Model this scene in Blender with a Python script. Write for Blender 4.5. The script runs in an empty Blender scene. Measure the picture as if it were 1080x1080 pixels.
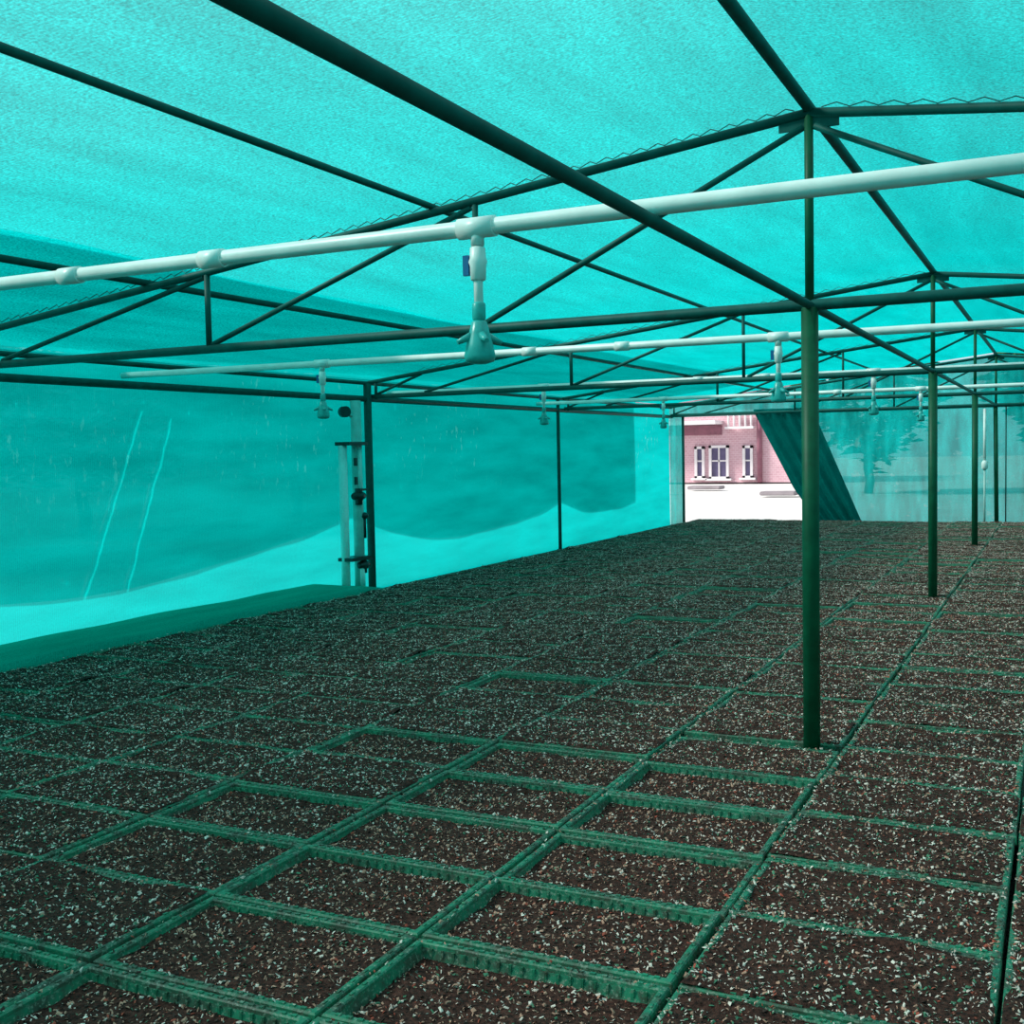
import bpy, bmesh, math, random
from mathutils import Vector, Matrix, noise as mnoise
random.seed(7)
scn = bpy.context.scene
col = scn.collection
GZ = -0.13            # nursery ground; tray rims are at z = 0

# ------------------------------------------------------------------ helpers
def link(name, bm, mats, parent=None, smooth=False):
    me = bpy.data.meshes.new(name)
    bm.normal_update()
    bm.to_mesh(me); bm.free()
    for m in (mats if isinstance(mats, (list, tuple)) else [mats]): me.materials.append(m)
    if smooth: me.polygons.foreach_set('use_smooth', [True]*len(me.polygons))
    o = bpy.data.objects.new(name, me); col.objects.link(o)
    if parent: o.parent = parent
    return o
def tag(o, label=None, cat=None, group=None, kind=None):
    if label: o['label'] = label
    if cat: o['category'] = cat
    if group: o['group'] = group
    if kind: o['kind'] = kind
    return o
def empty(name, loc, label, cat, group=None):
    o = bpy.data.objects.new(name, None); col.objects.link(o)
    o.location = loc; o.empty_display_size = .1
    return tag(o, label, cat, group)
def tube(bm, a, b, r, r2=None, n=14, mi=0):
    a, b = Vector(a), Vector(b); d = b-a; L = d.length
    q = d.to_track_quat('Z', 'Y').to_matrix().to_4x4()
    f0 = len(bm.faces)
    res = bmesh.ops.create_cone(bm, cap_ends=True, segments=n, radius1=r, radius2=r if r2 is None else r2, depth=L,
                                matrix=Matrix.Translation((a+b)/2) @ q)
    fs = set(f for v in res['verts'] for f in v.link_faces)
    for f in fs:
        f.material_index = mi
        f.smooth = len(f.verts) == 4
    return bm
def polytube(bm, pts, r, n=8):
    pts = [Vector(p) for p in pts]; rings = []
    for i, p in enumerate(pts):
        d = (pts[min(i+1, len(pts)-1)]-pts[max(i-1, 0)]).normalized()
        u = d.orthogonal().normalized() if i == 0 else (rings[-1][1]-d*rings[-1][1].dot(d)).normalized()
        w = d.cross(u)
        rings.append(([bm.verts.new(p+(u*math.cos(t)+w*math.sin(t))*r) for t in [2*math.pi*k/n for k in range(n)]], u))
    for (A, _), (B, _) in zip(rings, rings[1:]):
        for k in range(n):
            f = bm.faces.new((A[k], A[(k+1) % n], B[(k+1) % n], B[k])); f.smooth = True
    bm.faces.new(rings[0][0][::-1]); bm.faces.new(rings[-1][0])
    return bm
def box(bm, c, s, mi=0, rot=None):
    M = Matrix.Translation(c)
    if rot is not None: M = M @ rot
    M = M @ Matrix.Diagonal((s[0], s[1], s[2], 1))
    res = bmesh.ops.create_cube(bm, size=1, matrix=M)
    for f in set(f for v in res['verts'] for f in v.link_faces): f.material_index = mi
    return bm
def lathe(bm, prof, n=20, c=(0, 0, 0), cap=True):
    rings = []
    for r, z in prof:
        rings.append([bm.verts.new((c[0]+r*math.cos(2*math.pi*k/n), c[1]+r*math.sin(2*math.pi*k/n), c[2]+z)) for k in range(n)])
    for A, B in zip(rings, rings[1:]):
        for k in range(n):
            f = bm.faces.new((A[k], A[(k+1) % n], B[(k+1) % n], B[k])); f.smooth = True
    if cap:
        bm.faces.new(rings[0][::-1]); bm.faces.new(rings[-1])
    return bm
def B(): return bmesh.new()

KW, KE = 5.78/5.40, 17.8/16.8             # wall and end marks were measured on nearer planes
def wz_(z): return 1.15+(z-1.15)*KW
def ez(z): return 1.15+(z-1.15)*KE

# ------------------------------------------------------------------ materials
def new_mat(name):
    m = bpy.data.materials.new(name); m.use_nodes = True
    nt = m.node_tree; nt.nodes.clear()
    return m, nt, nt.nodes, nt.links
def coords(N):
    return N.new('ShaderNodeTexCoord').outputs['Object']
def noise(N, L, vec, scale, detail=3, rough=.5):
    n = N.new('ShaderNodeTexNoise'); n.inputs['Scale'].default_value = scale
    n.inputs['Detail'].default_value = detail; n.inputs['Roughness'].default_value = rough
    L.new(vec, n.inputs['Vector']); return n.outputs['Fac']
def mapr(N, L, v, a, b, c, d, clamp=True):
    n = N.new('ShaderNodeMapRange'); n.clamp = clamp
    for i, x in zip((1, 2, 3, 4), (a, b, c, d)): n.inputs[i].default_value = x
    L.new(v, n.inputs[0]); return n.outputs[0]
def math_(N, L, op, a, b=None):
    n = N.new('ShaderNodeMath'); n.operation = op
    for i, x in enumerate((a, b)):
        if x is None: continue
        if isinstance(x, (int, float)): n.inputs[i].default_value = x
        else: L.new(x, n.inputs[i])
    return n.outputs[0]
def mixc(N, L, fac, a, b, mode='MIX'):
    n = N.new('ShaderNodeMix'); n.data_type = 'RGBA'; n.blend_type = mode
    if isinstance(fac, (int, float)): n.inputs[0].default_value = fac
    else: L.new(fac, n.inputs[0])
    for i, x in ((6, a), (7, b)):
        if isinstance(x, tuple): n.inputs[i].default_value = (*x, 1) if len(x) == 3 else x
        else: L.new(x, n.inputs[i])
    return n.outputs[2]
def solid(name, c, rough=.5, var=.15, scale=8, c2=None, metal=0, bump=0, bscale=60, spec=.5):
    m, nt, N, L = new_mat(name)
    p = N.new('ShaderNodeBsdfPrincipled'); out = N.new('ShaderNodeOutputMaterial')
    v = coords(N)
    f = mapr(N, L, noise(N, L, v, scale, 4, .6), .3, .7, 0, 1)
    a = tuple(x*(1-var) for x in c); b = c2 if c2 else tuple(min(1, x*(1+var)) for x in c)
    L.new(mixc(N, L, f, a, b), p.inputs['Base Color'])
    p.inputs['Roughness'].default_value = rough; p.inputs['Metallic'].default_value = metal
    p.inputs['Specular IOR Level'].default_value = spec
    if bump:
        bn = N.new('ShaderNodeBump'); bn.inputs['Strength'].default_value = bump; bn.inputs['Distance'].default_value = .01
        L.new(noise(N, L, v, bscale, 4, .6), bn.inputs['Height']); L.new(bn.outputs[0], p.inputs['Normal'])
    L.new(p.outputs[0], out.inputs[0])
    return m
def net_mat(name, tcol, dcol, open0, tint, mottle=0, grain=.35, tfrac=.72, slits=False, streak=None):
    """knitted shade net: threads pass and scatter light, gaps close up when it is looked at along the cloth"""
    m, nt, N, L = new_mat(name)
    v = coords(N)
    g = mapr(N, L, noise(N, L, v, 95, 2, .7), .3, .7, 1-grain, 1+grain)
    mp = N.new('ShaderNodeMapping'); mp.inputs['Scale'].default_value = streak or (3.2, .5, 3.2); L.new(v, mp.inputs['Vector'])
    bl = mapr(N, L, noise(N, L, mp.outputs[0], 1.6, 3, .6), .3, .7, *((.62, 1.3) if streak else (.86, 1.14)))
    w = N.new('ShaderNodeTexWave'); w.wave_type = 'BANDS'; w.bands_direction = 'Y'
    w.inputs['Scale'].default_value = 21; w.inputs['Distortion'].default_value = .6; w.inputs['Detail'].default_value = 1
    L.new(v, w.inputs['Vector'])
    k = math_(N, L, 'MULTIPLY', math_(N, L, 'MULTIPLY', g, bl), mapr(N, L, w.outputs['Fac'], 0, 1, .93, 1.07))
    def scaled(c):
        n = N.new('ShaderNodeVectorMath'); n.operation = 'SCALE'; n.inputs[0].default_value = c; L.new(k, n.inputs['Scale']); return n.outputs[0]
    tc, dc = scaled(tcol), scaled(dcol)
    if mottle:
        mp2 = N.new('ShaderNodeMapping'); mp2.inputs['Scale'].default_value = (1, 3.2, 1.5); L.new(v, mp2.inputs['Vector'])
        s1 = noise(N, L, mp2.outputs[0], 5.5, 4, .62)
        s2 = mapr(N, L, noise(N, L, v, .75, 2), .46, .62, 0, 1)
        s = math_(N, L, 'MULTIPLY', mapr(N, L, s1, .60, .72, 0, mottle), s2)
        if not streak:      # the pale marks are in the upper half of the side net
            sz = N.new('ShaderNodeSeparateXYZ'); L.new(v, sz.inputs[0]); s = math_(N, L, 'MULTIPLY', s, mapr(N, L, sz.outputs[2], .65, 1.15, 0, 1))
        dc = mixc(N, L, s, dc, (.62, .80, .78)); tc = mixc(N, L, s, tc, (.30, .62, .58))
    t = N.new('ShaderNodeBsdfTranslucent'); L.new(tc, t.inputs[0])
    d = N.new('ShaderNodeBsdfDiffuse'); L.new(dc, d.inputs[0])
    mx = N.new('ShaderNodeMixShader'); mx.inputs[0].default_value = tfrac
    L.new(d.outputs[0], mx.inputs[1]); L.new(t.outputs[0], mx.inputs[2])
    lw = N.new('ShaderNodeLayerWeight'); lw.inputs['Blend'].default_value = .5
    o = math_(N, L, 'MULTIPLY', math_(N, L, 'POWER', mapr(N, L, lw.outputs['Facing'], .95, .12, 0.0, 1.0), 2.0), open0)
    if slits:      # two long slanting tears and small worn holes in the cloth
        sx = N.new('ShaderNodeSeparateXYZ'); L.new(v, sx.inputs[0]); Y, Z = sx.outputs[1], sx.outputs[2]
        hole = None
        wob = math_(N, L, 'MULTIPLY', math_(N, L, 'SUBTRACT', noise(N, L, v, 6, 2), .5), .05)
        for (a, b) in (((5.579, 1.477), (4.957, .134)), ((5.838, 1.43), (5.349, .215))):
            (ya, za), (yb, zb) = ((p[0]*KW, wz_(p[1])) for p in (a, b)); k2 = (ya-yb)/(za-zb)
            dd = math_(N, L, 'ABSOLUTE', math_(N, L, 'ADD', math_(N, L, 'SUBTRACT', math_(N, L, 'SUBTRACT', Y, ya), math_(N, L, 'MULTIPLY', math_(N, L, 'SUBTRACT', Z, za), k2)), wob))
            h = math_(N, L, 'MULTIPLY', math_(N, L, 'LESS_THAN', dd, .010), math_(N, L, 'MULTIPLY', math_(N, L, 'LESS_THAN', Z, za), math_(N, L, 'GREATER_THAN', Z, zb)))
            hole = h if hole is None else math_(N, L, 'MAXIMUM', hole, h)
        mp3 = N.new('ShaderNodeMapping'); mp3.inputs['Scale'].default_value = (1, 3.0, 1.3); L.new(v, mp3.inputs['Vector'])
        h = math_(N, L, 'MULTIPLY', math_(N, L, 'GREATER_THAN', noise(N, L, mp3.outputs[0], 5.0, 4, .65), .69), math_(N, L, 'LESS_THAN', Z, 1.7))
        o = math_(N, L, 'MAXIMUM', o, math_(N, L, 'MAXIMUM', hole, h))
    tr = N.new('ShaderNodeBsdfTransparent'); tr.inputs[0].default_value = (*tint, 1)
    mx2 = N.new('ShaderNodeMixShader'); L.new(o, mx2.inputs[0]); L.new(mx.outputs[0], mx2.inputs[1]); L.new(tr.outputs[0], mx2.inputs[2])
    out = N.new('ShaderNodeOutputMaterial'); L.new(mx2.outputs[0], out.inputs[0])
    return m

M_roof = net_mat('shade_net_roof', (.0006, .47, .452), (.003, .34, .33), .72, (.9, 1, .98), grain=.42)
M_side = net_mat('shade_net_side', (.001, .41, .398), (.003, .33, .32), .10, (.2, .9, .88), mottle=.5, grain=.1)
M_curtain = net_mat('shade_net_curtain', (.002, .50, .49), (.005, .31, .305), .42, (.5, .95, .93), grain=.12, slits=True)
M_end = net_mat('shade_net_end', (.006, .56, .52), (.012, .44, .41), .15, (.62, .97, .95), mottle=.9, grain=.25, streak=(3.5, 1, .8))
M_flap = net_mat('shade_net_bunched', (.002, .34, .32), (.004, .34, .32), .06, (.3, .8, .78), grain=.2)
M_skirt = net_mat('ground_net', (.002, .30, .25), (.004, .34, .255), .03, (.3, .8, .7), grain=.2, tfrac=.15)
M_green = solid('green_paint', (.0003, .085, .039), .5, .25, 14, spec=.25)
M_steel = solid('teal_primed_pipe', (.0003, .088, .076), .55, .25, 14, spec=.25)
M_pvc = solid('white_pvc', (.88, .89, .86), .35, .1, 9, bump=.05)
M_pvcgrey = solid('weathered_pvc', (.42, .62, .58), .4, .15, 12)
M_black = solid('black_plastic', (.012, .03, .028), .4, .3, 20)
M_blue = solid('blue_plastic', (.01, .14, .34), .4, .1, 20)
M_nozzle = solid('teal_plastic', (.03, .42, .39), .3, .15, 40)
M_tray = solid('green_tray_plastic', (.010, .165, .088), .55, .35, 9, bump=.1, bscale=120)
def soil_stain(m):
    nt = m.node_tree; N, L = nt.nodes, nt.links
    p = next(n for n in N if n.type == 'BSDF_PRINCIPLED'); src = p.inputs['Base Color'].links[0].from_socket
    oi = N.new('ShaderNodeObjectInfo'); va = N.new('ShaderNodeVectorMath'); va.operation = 'ADD'
    L.new(coords(N), va.inputs[0]); cx = N.new('ShaderNodeCombineXYZ')
    r = math_(N, L, 'MULTIPLY', oi.outputs['Random'], 40); L.new(r, cx.inputs[0]); L.new(cx.outputs[0], va.inputs[1])
    a = mapr(N, L, noise(N, L, va.outputs[0], 14, 4, .65), .46, .60, 0, .9)
    b = mapr(N, L, noise(N, L, va.outputs[0], 120, 2, .6), .55, .66, 0, .75)
    c = mixc(N, L, a, src, (.045, .05, .032)); c = mixc(N, L, b, c, (.20, .27, .20))
    L.new(c, p.inputs['Base Color'])
soil_stain(M_tray)
M_cord = solid('dark_lacing_cord', (.01, .10, .09), .7, .3, 60)
M_soil = solid('dark_mulch', (.008, .006, .006), .9, .5, 85, c2=(.11, .043, .032), bump=.9, bscale=150, spec=.15)
M_chip_pale = solid('pale_bark_chip', (.78, .57, .50), .8, .5, 30, spec=.2)
M_chip_tan = solid('tan_bark_chip', (.44, .235, .17), .8, .35, 30, spec=.2)
M_chip_red = solid('red_bark_chip', (.34, .07, .045), .8, .35, 30, spec=.2)
M_chip_dark = solid('dark_bark_chip', (.05, .028, .023), .85, .3, 30, spec=.2)
M_moss = solid('green_fleck', (.07, .20, .12), .7, .35, 30, spec=.2)
M_floor = solid('nursery_earth', (.03, .045, .035), .95, .5, 10, c2=(.055, .06, .045), bump=.6)
M_yard = solid('pale_dry_earth', (.68, .65, .63), .95, .12, 1.2, bump=.3, bscale=20)
M_brick = None
def brick():
    m, nt, N, L = new_mat('pink_brick')
    p = N.new('ShaderNodeBsdfPrincipled'); out = N.new('ShaderNodeOutputMaterial'); v = coords(N)
    mp = N.new('ShaderNodeMapping'); mp.inputs['Rotation'].default_value = (math.pi/2, 0, 0); L.new(v, mp.inputs['Vector'])
    b = N.new('ShaderNodeTexBrick'); L.new(mp.outputs[0], b.inputs['Vector'])
    b.inputs['Color1'].default_value = (.56, .30, .36, 1); b.inputs['Color2'].default_value = (.64, .38, .44, 1)
    b.inputs['Mortar'].default_value = (.74, .58, .62, 1); b.inputs['Scale'].default_value = 3.2
    L.new(mixc(N, L, mapr(N, L, noise(N, L, v, 1.4, 4), .3, .7, 0, .35), b.outputs['Color'], (.72, .54, .60)), p.inputs['Base Color'])
    p.inputs['Roughness'].default_value = .9; L.new(p.outputs[0], out.inputs[0]); return m
M_brick = brick()
M_white = solid('white_paint', (.78, .74, .76), .6, .06, 6)
M_maroon = solid('dark_maroon_paint', (.24, .09, .13), .6, .2, 6)
M_glassd = solid('dark_window_glass', (.12, .10, .20), .2, .2, 3)
M_tile = solid('grey_roof_sheet', (.30, .26, .28), .7, .15, 4)
M_bark = solid('tree_bark', (.10, .075, .05), .9, .3, 12, bump=.6)
M_leaf = solid('tree_leaves', (.025, .10, .03), .6, .4, 5, c2=(.05, .15, .04))

# ------------------------------------------------------------------ measured layout (metres)
XP, YS, ZT, ZR = -.847, [4.30, 8.80, 13.30], 1.67, 2.375
YE, XW, XR = 17.8, -5.78, 4.086           # end wall, left wall, right wall
YB = -4.7                                  # rear end of the house, behind the camera
SL = .1167                                 # roof pitch
def zroof(x): return ZR - SL*abs(x-XP)

# ------------------------------------------------------------------ setting
bm = B(); box(bm, ((XW+XR)/2, (YB+YE)/2, GZ-.03), (XR-XW+.2, YE-YB+.3, .06))
tag(link('floor', bm, M_floor), kind='structure')
bm = B(); bmesh.ops.create_grid(bm, x_segments=40, y_segments=40, size=70, matrix=Matrix.Translation((-5, 40, GZ-.05)))
tag(link('ground', bm, M_yard), kind='structure')

def sheet(name, P, nu, nv, mat, kind='structure', parent=None, smooth=True):
    bm = B(); V = [[bm.verts.new(P(i/nu, j/nv)) for j in range(nv+1)] for i in range(nu+1)]
    for i in range(nu):
        for j in range(nv):
            f = bm.faces.new((V[i][j], V[i+1][j], V[i+1][j+1], V[i][j+1])); f.smooth = smooth
    o = link(name, bm, mat, parent)
    if kind: o['kind'] = kind
    return o
# roof net, sagging a little between the trusses and purlins
def roofpt(x, y, lift=.062):
    d = abs(x-XP); a = abs(math.sin(math.pi*min(d, 4.9)/1.63)) * .018
    b = abs(math.sin(math.pi*(y-YS[0])/4.5)) * .022
    n = mnoise.noise(Vector((x*1.3, y*1.3, 0)))*.008
    return (x, y, zroof(x)+lift-a*b/.022-b*.4+n)
def P_roof(u, v):
    return roofpt(XW-.05+u*(XR-XW+.1), YB+v*(YE+.05-YB))
sheet('ceiling', P_roof, 72, 160, M_roof)

# left wall net (single layer, loose) down to the ground
def P_wl(u, v):
    y = YB+u*(YE-YB); z = GZ+v*(1.835-GZ)
    return (XW-.008+.006*mnoise.noise(Vector((y*.9, z*.9, 3)))+.003*math.sin(y*9+z*2), y, z)
sheet('wall_left', P_wl, 260, 20, M_side)
def P_wr(u, v):
    y = YB+u*(YE-YB); z = GZ+v*(1.835-GZ)
    return (XR+.03+.012*mnoise.noise(Vector((y*.9, z*.9, 9))), y, z)
sheet('wall_right', P_wr, 60, 10, M_side)
def P_wb(u, v):
    x = XW+u*(XR-XW); zt = zroof(x)+.04
    return (x, YB-.03+.01*mnoise.noise(Vector((x, v*2, 7))), GZ+v*(zt-GZ))
sheet('wall_back', P_wb, 40, 10, M_end)

# far end wall: net with a doorway pulled open at its left corner
def diag(z):                                 # edge of the pulled-aside net
    pts = [(ez(1.66), -4.11*KE), (ez(.51), -3.52*KE), (ez(.1), -3.22*KE), (GZ, -3.05*KE)]
    if z >= ez(1.66): return -4.11*KE
    for (z0, x0), (z1, x1) in zip(pts, pts[1:]):
        if z >= z1: return x0+(x1-x0)*(z0-z)/(z0-z1)
    return pts[-1][1]
def P_we(u, v):
    z = GZ+v*(ez(1.66)-GZ); x0 = diag(z); x = x0+u*(XR-x0)
    return (x, YE+.05+.014*mnoise.noise(Vector((x*1.7, z*.6, 1)))+.008*math.sin(x*13), z)
def P_wg(u, v):
    x = XW-.02+u*(XR-XW+.02); zt = zroof(x)+.04
    return (x, YE+.05+.01*math.sin(x*9), ez(1.61)+v*(zt-ez(1.61)))
bm = B()
for P, nu, nv in ((P_we, 90, 24), (P_wg, 90, 6)):
    V = [[bm.verts.new(P(i/nu, j/nv)) for j in range(nv+1)] for i in range(nu+1)]
    for i in range(nu):
        for j in range(nv): bm.faces.new((V[i][j], V[i+1][j], V[i+1][j+1], V[i][j+1])).smooth = True
def P_wj(u, v):
    return (XW-.02+u*.24, YE+.05+.02*math.sin(u*9), GZ+v*(ez(1.66)-GZ))
V = [[bm.verts.new(P_wj(i/6, j/10)) for j in range(11)] for i in range(7)]
for i in range(6):
    for j in range(10): bm.faces.new((V[i][j], V[i+1][j], V[i+1][j+1], V[i][j+1])).smooth = True
tag(link('wall_end', bm, M_end), kind='structure')

# outer curtain: overlaps the roof edge, hangs outside the left wall with a scalloped hem
HEM = [(-4.7, .5, .2), (-.2, .45, .2), (4.0, .37, .19), (7.95, .62, .34), (12.4, .53, .16), (15.05, .40, 0)]
HEM = [(y*KW, wz_(z), q) for y, z, q in HEM]
CE = HEM[-1][0]
def hem(y):
    for (y0, z0, s), (y1, z1, _) in zip(HEM, HEM[1:]):
        if y <= y1:
            t = (y-y0)/(y1-y0); return z0+(z1-z0)*t-s*4*t*(1-t)*(.88+.12*math.sin(7*t))
    return HEM[-1][1]
def P_cur(u, v):
    y = HEM[0][0]+u*(CE-HEM[0][0])
    if v < .4:
        x = -3.93-(v/.4)*(5.80-3.93); p = roofpt(x, y, .085); return (p[0], p[1], p[2]+.01*math.sin(y*2.3))
    t = (v-.4)/.6; z0 = 1.853; z = z0+(hem(y)-z0)*t
    return (XW-.028-.006*math.sin(math.pi*t)-.004*math.sin(y*5)*t, y, z)
tag(sheet('side_curtain', P_cur, 200, 24, M_curtain, kind=None),
    'outer net curtain lapped over the roof edge, scalloped hem hanging down left wall', 'net curtain')

# net skirt along the foot of the left wall
def P_sk(u, v):
    y = YB+u*(8.8-YB); k = min(1, max(0, (8.75-y)/.9)); top = GZ+.012+(.162+.012*mnoise.noise(Vector((y*1.4, v*2, 2))))*k
    if v < .75: x, z = XW+.03+.58*(v/.75), top
    else: x, z = XW+.61+.015*(v-.75)/.25, top+(GZ+.008-top)*(v-.75)/.25
    return (x+.012*mnoise.noise(Vector((y*2, v, 5))), y, z)
tag(sheet('net_skirt', P_sk, 160, 12, M_skirt, kind=None), 'dark green net skirt turned in along the foot of the left wall', 'net skirt')

# bunched net pulled aside from the doorway
def P_fl(u, v):
    z = GZ+.01+v*(ez(1.68)-GZ); x0 = diag(z)-.02
    x1 = -3.22*KE+(ez(1.56)-z)*.42
    w = .05*math.sin(u*26+z*1.5)*(.35+.65*(1-v*.5))
    return (x0+u*(x1-x0), YE-.10+w, z)
tag(sheet('door_flap', P_fl, 60, 30, M_flap, kind=None),
    'dark bunched net flap drawn diagonally aside from the far doorway', 'net flap')
bpy.data.objects['door_flap'].modifiers.new('thickness', 'SOLIDIFY').thickness = .004

# ------------------------------------------------------------------ posts and frame
def post(x, y, r, zt, label, group=None, mat=M_green, foot=True, lean=0, name='support_post'):
    e = empty(name, (x, y, GZ), label, 'post', group)
    link('shaft', tube(B(), (0, 0, 0), (lean, 0, zt-GZ), r, n=20), mat, e)
    if foot:
        bm = B(); box(bm, (0, 0, .006), (r*2+.025 if r < .025 else r*2.0, r*2.0, .012)); link('base_plate', bm, mat, e)
    return e
PL = ['thick green post nearest the camera, standing among the trays',
      'green post second from the camera in the row under the ridge',
      'green post third from the camera, under the ridge',
      'last post under the ridge, standing against the far end net']
for y, l, r in zip(YS, PL, (.032, .032, .032)): post(XP, y, r, ZT-.01, l)
post(XP+.01, YE-.02, .03, ZT-.02, PL[3], lean=-.02)
post(XW+.045, 8.25*KW*.992, .036, 1.79, 'dark wall post right beside the white valve pipes', mat=M_steel)
post(XW+.045, 12.36*KW*.992, .022, 1.79, 'thin dark wall post on the left net, beyond the valve pipes', mat=M_steel)
post(-5.235*KE, YE-.03, .022, ez(1.63), 'thin corner post at the left edge of the far doorway', mat=M_steel)
post(-.675*KE, YE-.04, .009, ez(1.63), 'very thin dark rod by the far end net, right of the last post', mat=M_steel, name='thin_rod')

def beam(name, a, b, r, label, cat, mat=M_steel, group=None, n=16):
    return tag(link(name, tube(B(), a, b, r, n=n), mat), label, cat, group)
beam('ridge_pipe', (XP, YB, ZR+.02), (XP, YE+.02, ZR+.02), .021, 'dark ridge pipe along the peak of the net roof', 'pipe')
beam('tie_beam', (XP, YB, ZT), (XP, YE-.03, ZT), .0158, 'thick dark beam running overhead from post top to post top', 'beam')
beam('purlin', (-2.459, YB, 2.212), (-2.459, YE, 2.212), .0138, 'dark purlin halfway down the left roof slope', 'purlin')
beam('purlin', (-4.108, YB, 2.020), (-4.108, YE, 2.020), .0175, 'dark purlin low on the left slope, beneath the curtain edge', 'purlin')
beam('eave_pipe', (XW+.03, YB, 1.795), (XW+.03, YE, 1.795), .018, 'dark pipe along the left eave, above the wall head beam', 'pipe')
beam('head_beam', (XW+.035, YB, 1.650), (XW+.035, YE, 1.650), .027, 'dark horizontal beam along the top of the left net wall', 'beam')
beam('end_beam', (XW+.06, YE-.045, ez(1.63)), (XR, YE-.045, ez(1.63)), .02, 'thin dark beam across the top of the far end net', 'beam')
beam('purlin', (.765, YB, 2.212), (.765, YE, 2.212), .0175, 'dark purlin on the right roof slope', 'purlin')
beam('purlin', (2.414, YB, 2.020), (2.414, YE, 2.020), .0175, 'dark purlin low on the right roof slope', 'purlin')

def truss(y, label):
    e = empty('roof_truss', (XP, y, ZT), label, 'truss', 'roof trusses under the net')
    def bar(name, a, b, r, m=M_steel):
        link(name, tube(B(), (a[0], 0, a[1]-ZT), (b[0], 0, b[1]-ZT), r), m, e)
    zl = lambda d: ZR-.004-SL*d - ZT + ZT
    bar('bottom_chord', (-(XP-XW)+.06, ZT), (4.85, ZT), .0215)
    for s in (-1, 1):
        bar('top_chord', (0, ZR), (s*4.90, zl(4.90)), .0185)
        for d, r in ((1.40, .013), (2.87, .0145)): bar('vertical', (s*d, ZT), (s*d, zl(d)), r)
        bar('diagonal', (s*.02, ZR-.05), (s*1.37, ZT+.02), .0125)
        bar('diagonal', (s*1.42, zl(1.42)-.02), (s*2.85, ZT+.02), .0125)
        bar('diagonal', (s*2.89, zl(2.89)-.02), (s*4.30, ZT+.02), .0125)
        bar('diagonal', (s*4.33, zl(4.33)-.01), (s*4.84, ZT+.01), .0125); bar('heel', (s*4.82, ZT-.03), (s*4.82, zl(4.82)), .014)
        bm = B(); box(bm, (s*.06, 0, ZR-.012-ZT-.02), (.10, .008, .055)); link('gusset_plate', bm, M_steel, e)
    bar('king_post', (0, ZT), (0, ZR), .0165, M_green)
    return e
truss(YS[0], 'nearest dark pipe roof truss, over the nearest post')
truss(YS[1], 'second roof truss, over the second post')
truss(YS[2], 'third roof truss, over the third post')
truss(YE-.12, 'last roof truss, close to the far end net')

# zigzag cord lacing the net to the chords and purlins
def lacing(name, f, n, label, r=.0022):
    pts = []
    for i in range(n+1):
        p = f(i/n); up = (.026 if i % 2 else .004)
        pts.append((p[0], p[1]+(.006 if i % 2 else -.017), p[2]+up))
    tag(link(name, polytube(B(), pts, r, 5), M_cord), label, 'cord', 'lacing cords of the roof net')
for y, w, nn in ((YS[0], 'nearest', 120), (YS[1], 'second', 90), (YS[2], 'third', 70)):
    lacing('lacing_cord', lambda t: (XP-.05-t*4.3, y, zroof(XP-.05-t*4.3)+.012), nn, 'lacing cord zigzagging along the left chord of the %s truss' % w)
lacing('lacing_cord', lambda t: (XP+.05+t*3, YS[0], zroof(XP+.05+t*3)+.012), 60, 'lacing cord zigzagging along the right chord of the nearest truss')
# ------------------------------------------------------------------ irrigation pipes with hanging foggers
PY = [2.52, 5.86, 9.14, 12.40]
PW = ['nearest white irrigation pipe overhead, a fogger hanging from it before the nearest truss', 'second white irrigation pipe, between the first and second trusses',
      'third white irrigation pipe, just past the second truss', 'last white irrigation pipe, near the third truss']
def pipe(y, label, skew=0):
    z = ZT+.0158+.0205
    e = empty('irrigation_pipe', (XP, y, z), label, 'water pipe', 'white irrigation pipes')
    e.rotation_euler = (0, 0, skew)
    link('main_tube', tube(B(), (XW+.08-XP, 0, 0), (XR-.15-XP, 0, 0), .0205, n=20), M_pvc, e)
    for x in (-2.155, .9, -2.706):
        link('coupling', tube(B(), (x-.04-XP, 0, 0), (x+.04-XP, 0, 0), .0255, n=20), M_pvc, e)
    for x in (-1.312, -4.10, 1.48):
        bm = B(); tube(bm, (x-.05-XP, 0, 0), (x+.05-XP, 0, 0), .0262, n=20); tube(bm, (x-XP, 0, 0), (x-XP, 0, -.045), .017, n=16)
        link('tee_fitting', bm, M_pvc, e)
        d = link('drop_tube', tube(B(), (x-XP, 0, -.04), (x-XP, 0, -.235), .0115, n=14), M_pvc, e)
        bm = B(); lathe(bm, [(.014, -.047), (.019, -.05), (.0205, -.075), (.024, -.085), (.0205, -.095), (.0195, -.128), (.014, -.132)], 18, (x-XP, 0, 0))
        link('valve_body', bm, M_pvc, d)
        bm = B(); box(bm, (x-XP-.030, -.004, -.092), (.016, .012, .05)); tube(bm, (x-XP, 0, -.085), (x-XP-.034, 0, -.085), .007)
        link('valve_handle', bm, M_blue, d)
        bm = B(); lathe(bm, [(.0135, -.185), (.017, -.19), (.017, -.225), (.013, -.232)], 16, (x-XP, 0, 0)); link('check_valve', bm, M_nozzle, d)
        bm = B(); lathe(bm, [(.012, -.228), (.02, -.235), (.026, -.26), (.034, -.29), (.040, -.318), (.036, -.332), (.016, -.338)], 20, (x-XP, 0, 0))
        for k in range(4):
            a = math.pi/4+k*math.pi/2; c, s = math.cos(a), math.sin(a)
            tube(bm, (x-XP+.02*c, .02*s, -.268), (x-XP+.058*c, .058*s, -.285), .011, .006, n=10)
        link('fogger_head', bm, M_nozzle, d)
for y, l, k in zip(PY, PW, (0, .03, .02, 0)): pipe(y, l, k)

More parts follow.
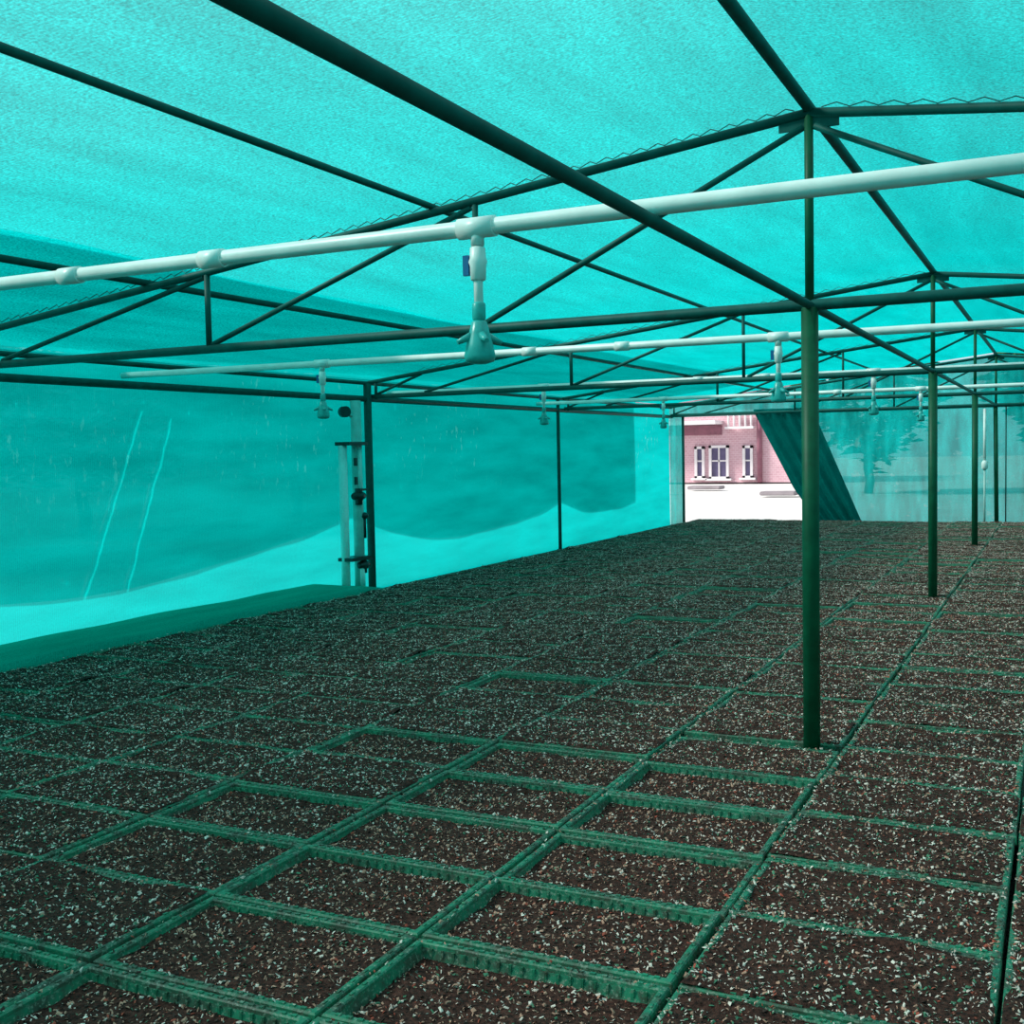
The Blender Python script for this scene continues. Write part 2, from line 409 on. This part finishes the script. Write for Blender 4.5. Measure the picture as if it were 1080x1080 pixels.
# ------------------------------------------------------------------ valve assembly by the left wall
XV = -5.64
def wy(y): return y*XV/-5.40
def wz(z): return 1.15+(z-1.15)*XV/-5.40
vm = empty('valve_manifold', (XV, wy(7.95), GZ), 'white upright water pipes with black valves beside the dark wall post', 'valve pipes')
def vloc(y, z): return (0, wy(y)-wy(7.95), wz(z)-GZ)
y1, y2 = 7.85, 8.06
r1 = link('riser_pipe', tube(B(), (0, vloc(y1, 0)[1], 0), vloc(y1, 1.22), .038, n=20), M_pvc, vm)
r2 = link('filter_pipe', tube(B(), (0, vloc(y2, 0)[1], 0), vloc(y2, 1.60), .047, n=20), M_pvcgrey, vm)
for a, b, r in ((.72, 1.18, .017), (.02, .2, .022)):
    bm = B(); tube(bm, vloc(y2-.03, a), vloc(y2-.03, b), r); bmesh.ops.translate(bm, verts=bm.verts, vec=(.05, 0, 0)); link('bypass_pipe', bm, M_pvc, vm)
for z in (1.234, .262):
    bm = B(); p = vloc(7.96, z); box(bm, (.02, p[1], p[2]), (.15, .30, .03)); link('pipe_clamp', bm, M_black, vm)
def ball(y, z, r):
    bm = B(); p = Vector(vloc(y, z))+Vector((.05, 0, 0))
    bmesh.ops.create_uvsphere(bm, u_segments=16, v_segments=10, radius=r, matrix=Matrix.Translation(p))
    tube(bm, p+Vector((0, -r*1.4, 0)), p+Vector((0, r*1.4, 0)), r*.6, n=14); tube(bm, p+Vector((0, 0, -r*1.5)), p+Vector((0, 0, r*1.3)), r*.62, n=14)
    for f in bm.faces: f.smooth = True
    v = link('ball_valve', bm, M_black, vm)
    bm = B(); box(bm, p+Vector((r*.9, .01, r*1.1)), (.02, r*2.4, .018)); link('valve_lever', bm, M_black, v)
ball(8.0, .79, .052); ball(8.05, .20, .048)
bm = B(); p = vloc(8.085, .56); tube(bm, (p[0]+.045, p[1], p[2]-.14), (p[0]+.045, p[1], p[2]+.06), .016); lathe(bm, [(.016, .03), (.042, .05), (.03, .085), (.012, .09)], 14, (p[0]+.045, p[1], p[2]))
link('air_valve', bm, M_black, vm, True)
bm = B(); p = vloc(7.876, 1.50); tube(bm, (p[0]-.005, p[1], p[2]), (p[0]+.05, p[1]-.03, p[2]), .048, n=24); g = link('pressure_gauge', bm, M_black, vm)
bm = B(); tube(bm, (p[0]+.012, p[1], p[2]), (p[0]-.0, p[1]+.12, p[2]-.04), .013); link('gauge_stem', bm, M_pvcgrey, g)
for z in (1.08, .92):
    bm = B(); p = vloc(7.965, z); box(bm, (.052, p[1], p[2]), (.02, .03, .07)); link('hose_clip', bm, M_black, vm)

# white pipe by the far end, right of the third post
e = empty('white_standpipe', (-.94*KE, YE-.10, GZ), 'white pipe hanging at the far end net between the last posts', 'water pipe')
link('tube', tube(B(), (0, 0, .92), (0, 0, 1.75), .02), M_pvc, e)
bm = B(); lathe(bm, [(.02, .86), (.045, .89), (.045, .97), (.022, 1.0)], 16); link('end_fitting', bm, M_pvc, e)
link('lower_tube', tube(B(), (0, 0, 0), (0, 0, .87), .014), M_pvcgrey, e)

# ------------------------------------------------------------------ seedling trays
TX, TY = .614, .393
def ring(bm, a, b):
    for i in range(4): bm.faces.new((a[i], a[(i+1) % 4], b[(i+1) % 4], b[i]))
def rect(bm, sx, sy, z): return [bm.verts.new((x*sx/2, y*sy/2, z)) for x, y in ((-1, -1), (1, -1), (1, 1), (-1, 1))]
def tub_mesh():
    bm = B()
    o0 = rect(bm, TX-.085, TY-.085, -.115); o1 = rect(bm, TX-.030, TY-.030, -.008)
    i1 = rect(bm, TX-.038, TY-.038, -.006); i0 = rect(bm, TX-.092, TY-.092, -.11)
    bm.faces.new(o0[::-1]); ring(bm, o0, o1); ring(bm, o1, i1); ring(bm, i1, i0); bm.faces.new(i0)
    # ribs on the inner long faces
    for s in (-1, 1):
        for k in range(-9, 10):
            box(bm, (k*.029, s*(TY/2-.0225), -.028), (.006, .006, .040))
    return bm
def rim_mesh():
    bm = B()
    a = rect(bm, TX-.040, TY-.040, -.012); b = rect(bm, TX-.038, TY-.038, -.001); b2 = rect(bm, TX-.032, TY-.032, .002)
    c = rect(bm, TX-.006, TY-.006, .002); d = rect(bm, TX, TY, -.002); e = rect(bm, TX+.002, TY+.002, -.024); f = rect(bm, TX-.004, TY-.004, -.024)
    for p, q in zip((a, b, b2, c, d, e), (b, b2, c, d, e, f)): ring(bm, q, p)
    for s in (-1, 1):
        for k in range(-10, 11): box(bm, (k*.0272, s*(TY/2-.010), .003), (.012, .008, .004))
        for k in range(-3, 4): box(bm, (s*(TX/2-.010), k*.05, .0028), (.007, .014, .003))
    bmesh.ops.recalc_face_normals(bm, faces=bm.faces)
    return bm
LEVELS = [-.030, -.024, -.018, -.012, -.006, -.001, .004, .008]
def mix_mesh(v):
    rnd = random.Random(100+v); bm = B(); nx, ny = 30, 20; lv = LEVELS[v]
    h = lambda x, y: lv+.013*mnoise.noise(Vector((x*7+v*9, y*7, v*3)))+.006*mnoise.noise(Vector((x*31, y*31+v*5, 1)))
    full = v >= 4
    ed = .003 if full else .020
    wx, wy_ = TX/2-ed, TY/2-ed
    def surf(x, y):
        d = min(wx-abs(x), wy_-abs(y)); z = h(x, y)
        if full:
            t = max(0, min(1, d/.045)); e = (.003+.0025*(v-3))+.024*mnoise.noise(Vector((x*6+v*4, y*6, v*2.7)))-(.014 if d < .004 else 0)
        else:
            t = max(0, min(1, d/.025)); e = min(z, lv-.003)
        return e+(z-e)*t
    V = [[bm.verts.new((-wx+2*wx*i/nx, -wy_+2*wy_*j/ny, surf(-wx+2*wx*i/nx, -wy_+2*wy_*j/ny))) for j in range(ny+1)] for i in range(nx+1)]
    for i in range(nx):
        for j in range(ny): bm.faces.new((V[i][j], V[i+1][j], V[i+1][j+1], V[i][j+1])).smooth = True
    n = 1750
    for k in range(n+(200 if full else 60)):
        onrim = k >= n
        if onrim:
            x, y = rnd.uniform(-TX/2+.024, TX/2-.004), rnd.uniform(-TY/2+.004, TY/2-.004)
            if rnd.random() < .5: x = rnd.choice((-1, 1))*(TX/2-rnd.uniform(.002, .026))
            else: y = rnd.choice((-1, 1))*(TY/2-rnd.uniform(.002, .026))
            z = .009
        else:
            x, y = rnd.uniform(-wx, wx)*.985, rnd.uniform(-wy_, wy_)*.985; z = surf(x, y)+.002
        L = .0021+.0052*rnd.random()**1.8; W = L*rnd.uniform(.3, .85)
        R = Matrix.Rotation(rnd.uniform(0, 6.28), 3, 'Z') @ Matrix.Rotation(rnd.uniform(-.9, .9), 3, 'X') @ Matrix.Rotation(rnd.uniform(-.9, .9), 3, 'Y')
        t = W*.22; q = []
        for (a, b, c) in ((-L, -W*.6, 0), (L*.9, -W, 0), (L, W*.7, 0), (-L*.8, W, 0), (0, 0, t*2.2)):
            p = R @ Vector((a*rnd.uniform(.6, 1.15), b*rnd.uniform(.55, 1.2), c)); q.append(bm.verts.new((x+p.x, y+p.y, z+p.z)))
        u = rnd.random()
        gr = .20 if full else .08
        mi = 1 if u < ((.40 if v > 5 else .32) if full else .19) else 2 if u < .56 else 3 if u < .63 else 5 if u > 1-gr else 4
        for f in ((0, 1, 4), (1, 2, 4), (2, 3, 4), (3, 0, 4)): bm.faces.new([q[i] for i in f]).material_index = mi
        bm.faces.new([q[i] for i in (3, 2, 1, 0)]).material_index = mi
    return bm
MIXM = [M_soil, M_chip_pale, M_chip_tan, M_chip_red, M_chip_dark, M_moss]
protos = []
for v in range(8):
    root = link('seedling_tray', tub_mesh(), M_tray)
    if v:                                   # all trays share one tub and one rim mesh
        root.data = protos[0][0].data
    rim = link('rim', rim_mesh(), M_tray, root)
    if v: rim.data = protos[0][1].data
    mx = link('potting_mix', mix_mesh(v), MIXM, root); mx['kind'] = 'stuff'
    protos.append((root, rim, mx))

F, YAW, PITCH, ROLL = 1186.65, .4544, .0546, -.0198
cy_, sy_, cp_, sp_ = math.cos(YAW), math.sin(YAW), math.cos(PITCH), math.sin(PITCH)
fwd = Vector((-sy_*cp_, cy_*cp_, -sp_)); rt = Vector((cy_, sy_, 0)); up = rt.cross(fwd)
right = rt*math.cos(ROLL)+up*math.sin(ROLL); upv = -rt*math.sin(ROLL)+up*math.cos(ROLL)
CAM = Vector((0, 0, 1.15))

COLS = [-5.146+.63*i for i in range(9)]
COLP = ['first column beside the left net', 'second column from the left net', 'third column from the left net', 'fourth column from the left net',
        'third column left of the post line', 'column just left of the post line'][:6]
COLP = ['column beside the left net wall', 'second column from the left net wall', 'third column from the left net wall',
        'third column left of the post line', 'second column left of the post line', 'first column left of the post line',
        'post line column', 'first column right of the post line', 'column at the right edge']
NUM = 'zero one two three four five six seven eight nine ten eleven twelve thirteen fourteen fifteen sixteen seventeen eighteen nineteen twenty'.split()
NUM += ['twenty-'+n for n in NUM[1:10]]+['thirty']+['thirty-'+n for n in NUM[1:10]]
def rows_post():
    R = [2.245-.405*(3-i)+.405/2 for i in range(3)]+[2.245+.405*i+.2025 for i in range(5)]
    for s in (4.337, 8.837): R += [s+.4025*i+.20125 for i in range(11)]
    R += [13.337+.4025*i+.20125 for i in range(10)]
    return R
def rows_other(): return [2.25+.417*i+.2085 for i in range(-3, 36)]
rnd = random.Random(21)
used = [False]*8; ntray = 0
for c, x0 in enumerate(COLS):
    R = rows_post() if c == 6 else rows_other()
    front = [y for y in R if y < 4.30]; nf = len(front)
    for i, y in enumerate(R):
        if y > 17.45: continue
        cx = x0+.315
        # leave out trays that lie well outside the picture
        xs = []
        for dx in (-.3, .3):
            for dy in (-.2, .2):
                d = Vector((cx+dx, y+dy, 0))-CAM; zc = d.dot(fwd)
                if zc > .3: xs.append((540+F*d.dot(right)/zc, 540-F*d.dot(upv)/zc))
        if not xs or max(p[0] for p in xs) < -20 or min(p[0] for p in xs) > 1085 or min(p[1] for p in xs) > 1090: continue
        # how full: the near middle trays are sunken, the far ones heaped over their rims
        if y < 3.9 and c in (5, 6): v = rnd.choice((0, 1, 1, 2, 3))
        elif y < 3.0 and c == 4: v = rnd.choice((1, 2, 3, 5))
        elif c == 7 and y < 6: v = rnd.choice((4, 5, 6, 6, 7))
        elif c <= 3: v = rnd.choice((4, 5, 6, 7, 7))
        elif y < 5: v = rnd.choice((2, 4, 5, 6, 7))
        else: v = rnd.choice((3, 4, 5, 6, 7, 7))
        pr = protos[v]
        if not used[v]: o = pr[0]; used[v] = True; kids = pr[1:]
        else:
            o = pr[0].copy(); col.objects.link(o); kids = []
            for ch in pr[1:]:
                k = ch.copy(); col.objects.link(k); k.parent = o; kids.append(k)
        near = y < 5
        o.location = (cx+rnd.uniform(-.004, .004), y+rnd.uniform(-.002, .002), rnd.uniform(-.006, .006))
        flip = math.pi if rnd.random() < .5 else 0
        o.rotation_euler = (0, 0, flip+rnd.uniform(-.004, .004))
        o.scale = (1.008, 1.005 if c == 6 else 1.035, 1)
        k = i-nf
        if k < 0: row = '%s %s nearer than nearest post' % (NUM[-k], 'row' if k == -1 else 'rows')
        else: row = '%s %s past nearest post' % (NUM[k+1], 'row' if k == 0 else 'rows')
        tag(o, 'green mulch tray, %s, %s' % (COLP[c], row), 'tray', 'seedling trays filled with brown mulch')
        ntray += 1
for v in range(8):
    if not used[v]:
        for q in protos[v][::-1]: bpy.data.objects.remove(q)
print('trays', ntray)

# ------------------------------------------------------------------ outside the far doorway
bd = empty('brick_building', (-9.5, 39, GZ), 'pink brick building seen through the far doorway', 'building')
bm = B(); box(bm, (-3.15, 3, 1.7), (8.6, 6, 3.4)); link('wall', bm, M_brick, bd)
bm = B(); box(bm, (-3.15, 3, 3.5), (9.4, 7, .2)); box(bm, (-3.15, 3, 3.66), (8.6, 6.2, .15)); link('roof', bm, M_tile, bd)
bm = B(); box(bm, (-3.05, -.5, 2.12), (3.7, 1.1, .13)); link('awning', bm, M_white, bd)
bm = B(); box(bm, (-3.0, -.05, 1.86), (3.5, .12, .34)); link('awning_shade_strip', bm, M_maroon, bd)  # dark-coloured strip standing in for the shade beneath the awning
def window(x, z, w, h, mull=1):
    bm = B(); t = .09
    for s in (-1, 1):
        box(bm, (x+s*(w/2), -.05, z), (t, .14, h+t)); box(bm, (x, -.05, z+s*(h/2)), (w+t, .14, t))
    for k in range(1, mull+1): box(bm, (x-w/2+w*k/(mull+1), -.04, z), (.05, .08, h))
    box(bm, (x, -.04, z+.05), (w, .08, .05)); box(bm, (x, -.1, z-h/2-.06), (w+.3, .22, .07))
    f = link('window', bm, M_white, bd)
    bm = B(); box(bm, (x, -.012, z), (w, .05, h)); link('pane', bm, M_glassd, f)
window(-1.35, .72, .62, 1.1, 1); window(-.32, .72, .27, 1.05, 0); window(-2.05, .72, .27, 1.05, 0)
link('drainpipe', tube(B(), (.1, -.1, -.0), (.1, -.1, 3.35), .085), M_maroon, bd)
bm = B()
for k in range(5): tube(bm, (-.95+k*.2, -.25, 1.95), (-.95+k*.2, -.25, 2.45), .04, n=8)
box(bm, (-.55, -.25, 2.5), (1.0, .12, .08)); box(bm, (-.55, -.25, 1.92), (1.0, .3, .08)); link('balustrade', bm, M_white, bd)

e = empty('low_wall', (-13.2, 30, GZ), 'low white block wall outside, behind the left corner of the net', 'wall')
bm = B(); box(bm, (0, 0, .32), (5.4, .22, .64)); link('wall_body', bm, M_white, e)
bm = B(); box(bm, (0, 0, .68), (5.6, .3, .08)); link('coping', bm, M_white, e)
for (x, y, w, lab) in ((-9.6, 33, 1.0, 'flat stone slab on the white yard, in front of the brick building'), (-6.5, 29, .9, 'flat slab lying on the white yard at the right of the doorway')):
    bm = B(); box(bm, (x, y, GZ+.05), (w, .6, .1)); bmesh.ops.bevel(bm, geom=bm.edges[:], offset=.02, segments=2, affect='EDGES')
    tag(link('stone_slab', bm, M_tile), lab, 'slab')

def tree(x, y, h, w, seed, label, cat='tree', name='leafy_tree', trunk=.35):
    rnd = random.Random(seed)
    e = empty(name, (x, y, GZ-.05), label, cat, 'trees and shrubs outside the net')
    bm = B(); pts = [(0, 0, 0), (.05, .02, h*trunk*.5), (.0, -.03, h*trunk), (.06, .05, h*.72)]
    polytube(bm, pts, .05+h*.012, 8); link('trunk', bm, M_bark, e)
    bm = B()
    for k in range(2200):
        a, b = rnd.uniform(0, 6.28), math.acos(rnd.uniform(-1, 1)); rr = rnd.uniform(.55, 1)**.6
        rr *= .82+.3*mnoise.noise(Vector((math.cos(a)*1.6+seed, math.sin(a)*1.6, math.cos(b)*2)))
        p = Vector((w*rr*math.sin(b)*math.cos(a), w*rr*math.sin(b)*math.sin(a), h*(trunk*.7+(1-trunk*.7)/2)+h*(1-trunk*.7)/2*rr*math.cos(b)))
        s = rnd.uniform(.10, .2)*max(1, h/4)
        R = Matrix.Rotation(rnd.uniform(0, 6.28), 3, 'Z') @ Matrix.Rotation(rnd.uniform(-1.2, 1.2), 3, 'X')
        bm.faces.new([bm.verts.new(p+R @ Vector(q)) for q in ((-s, 0, 0), (0, -s*.45, .03), (s, 0, 0), (0, s*.45, .03))])
    link('crown', bm, M_leaf, e)
TREES = [(-4.6, 31, 5.6, 2.1, 'leafy tree dimly seen through the far net, just right of the flap'), (.2, 31, 5.8, 2.3, 'leafy tree dimly seen behind the last posts'),
         (5.0, 31, 5.6, 2.2, 'leafy tree dimly seen through the far net at the right edge')]
for i, (x, y, h, w, l) in enumerate(TREES): tree(x, y, h, w, 40+i, l, trunk=.12)
SH = [(-15, 9, 'nearest'), (-15.5, 14.5, 'second'), (-15, 20, 'third'), (-16, 26.5, 'farthest')]
for i, (x, y, o) in enumerate(SH): tree(x, y, 4.2, 2.9, 60+i, '%s dark shrub dimly seen outside through the left net' % o, 'shrub', 'tall_shrub', .15)

# ------------------------------------------------------------------ light
w = bpy.data.worlds.new('hazy_sky'); scn.world = w; w.use_nodes = True
bg = w.node_tree.nodes['Background']; bg.inputs[0].default_value = (.80, .91, 1, 1); bg.inputs[1].default_value = .9
sun = bpy.data.lights.new('sun', 'SUN'); sun.energy = 5.6; sun.angle = math.radians(12); sun.color = (1, .96, .9)
so = bpy.data.objects.new('sun', sun); col.objects.link(so)
sd = Vector((-.75, -.40, .67)).normalized(); so.rotation_euler = sd.to_track_quat('Z', 'Y').to_euler()

# ------------------------------------------------------------------ camera
cd = bpy.data.cameras.new('camera'); co = bpy.data.objects.new('camera', cd); col.objects.link(co)
cd.sensor_width = 36; cd.sensor_fit = 'HORIZONTAL'; cd.lens = F/1080*36; cd.clip_start = .02; cd.clip_end = 400
Mx = Matrix((right, upv, -fwd)).transposed().to_4x4(); Mx.translation = CAM; co.matrix_world = Mx
scn.camera = co
vs = scn.view_settings
scn.display_settings.display_device = 'sRGB'
vs.view_transform = 'Standard'; vs.look = 'None'; vs.exposure = 0; vs.gamma = 1; vs.use_curve_mapping = False
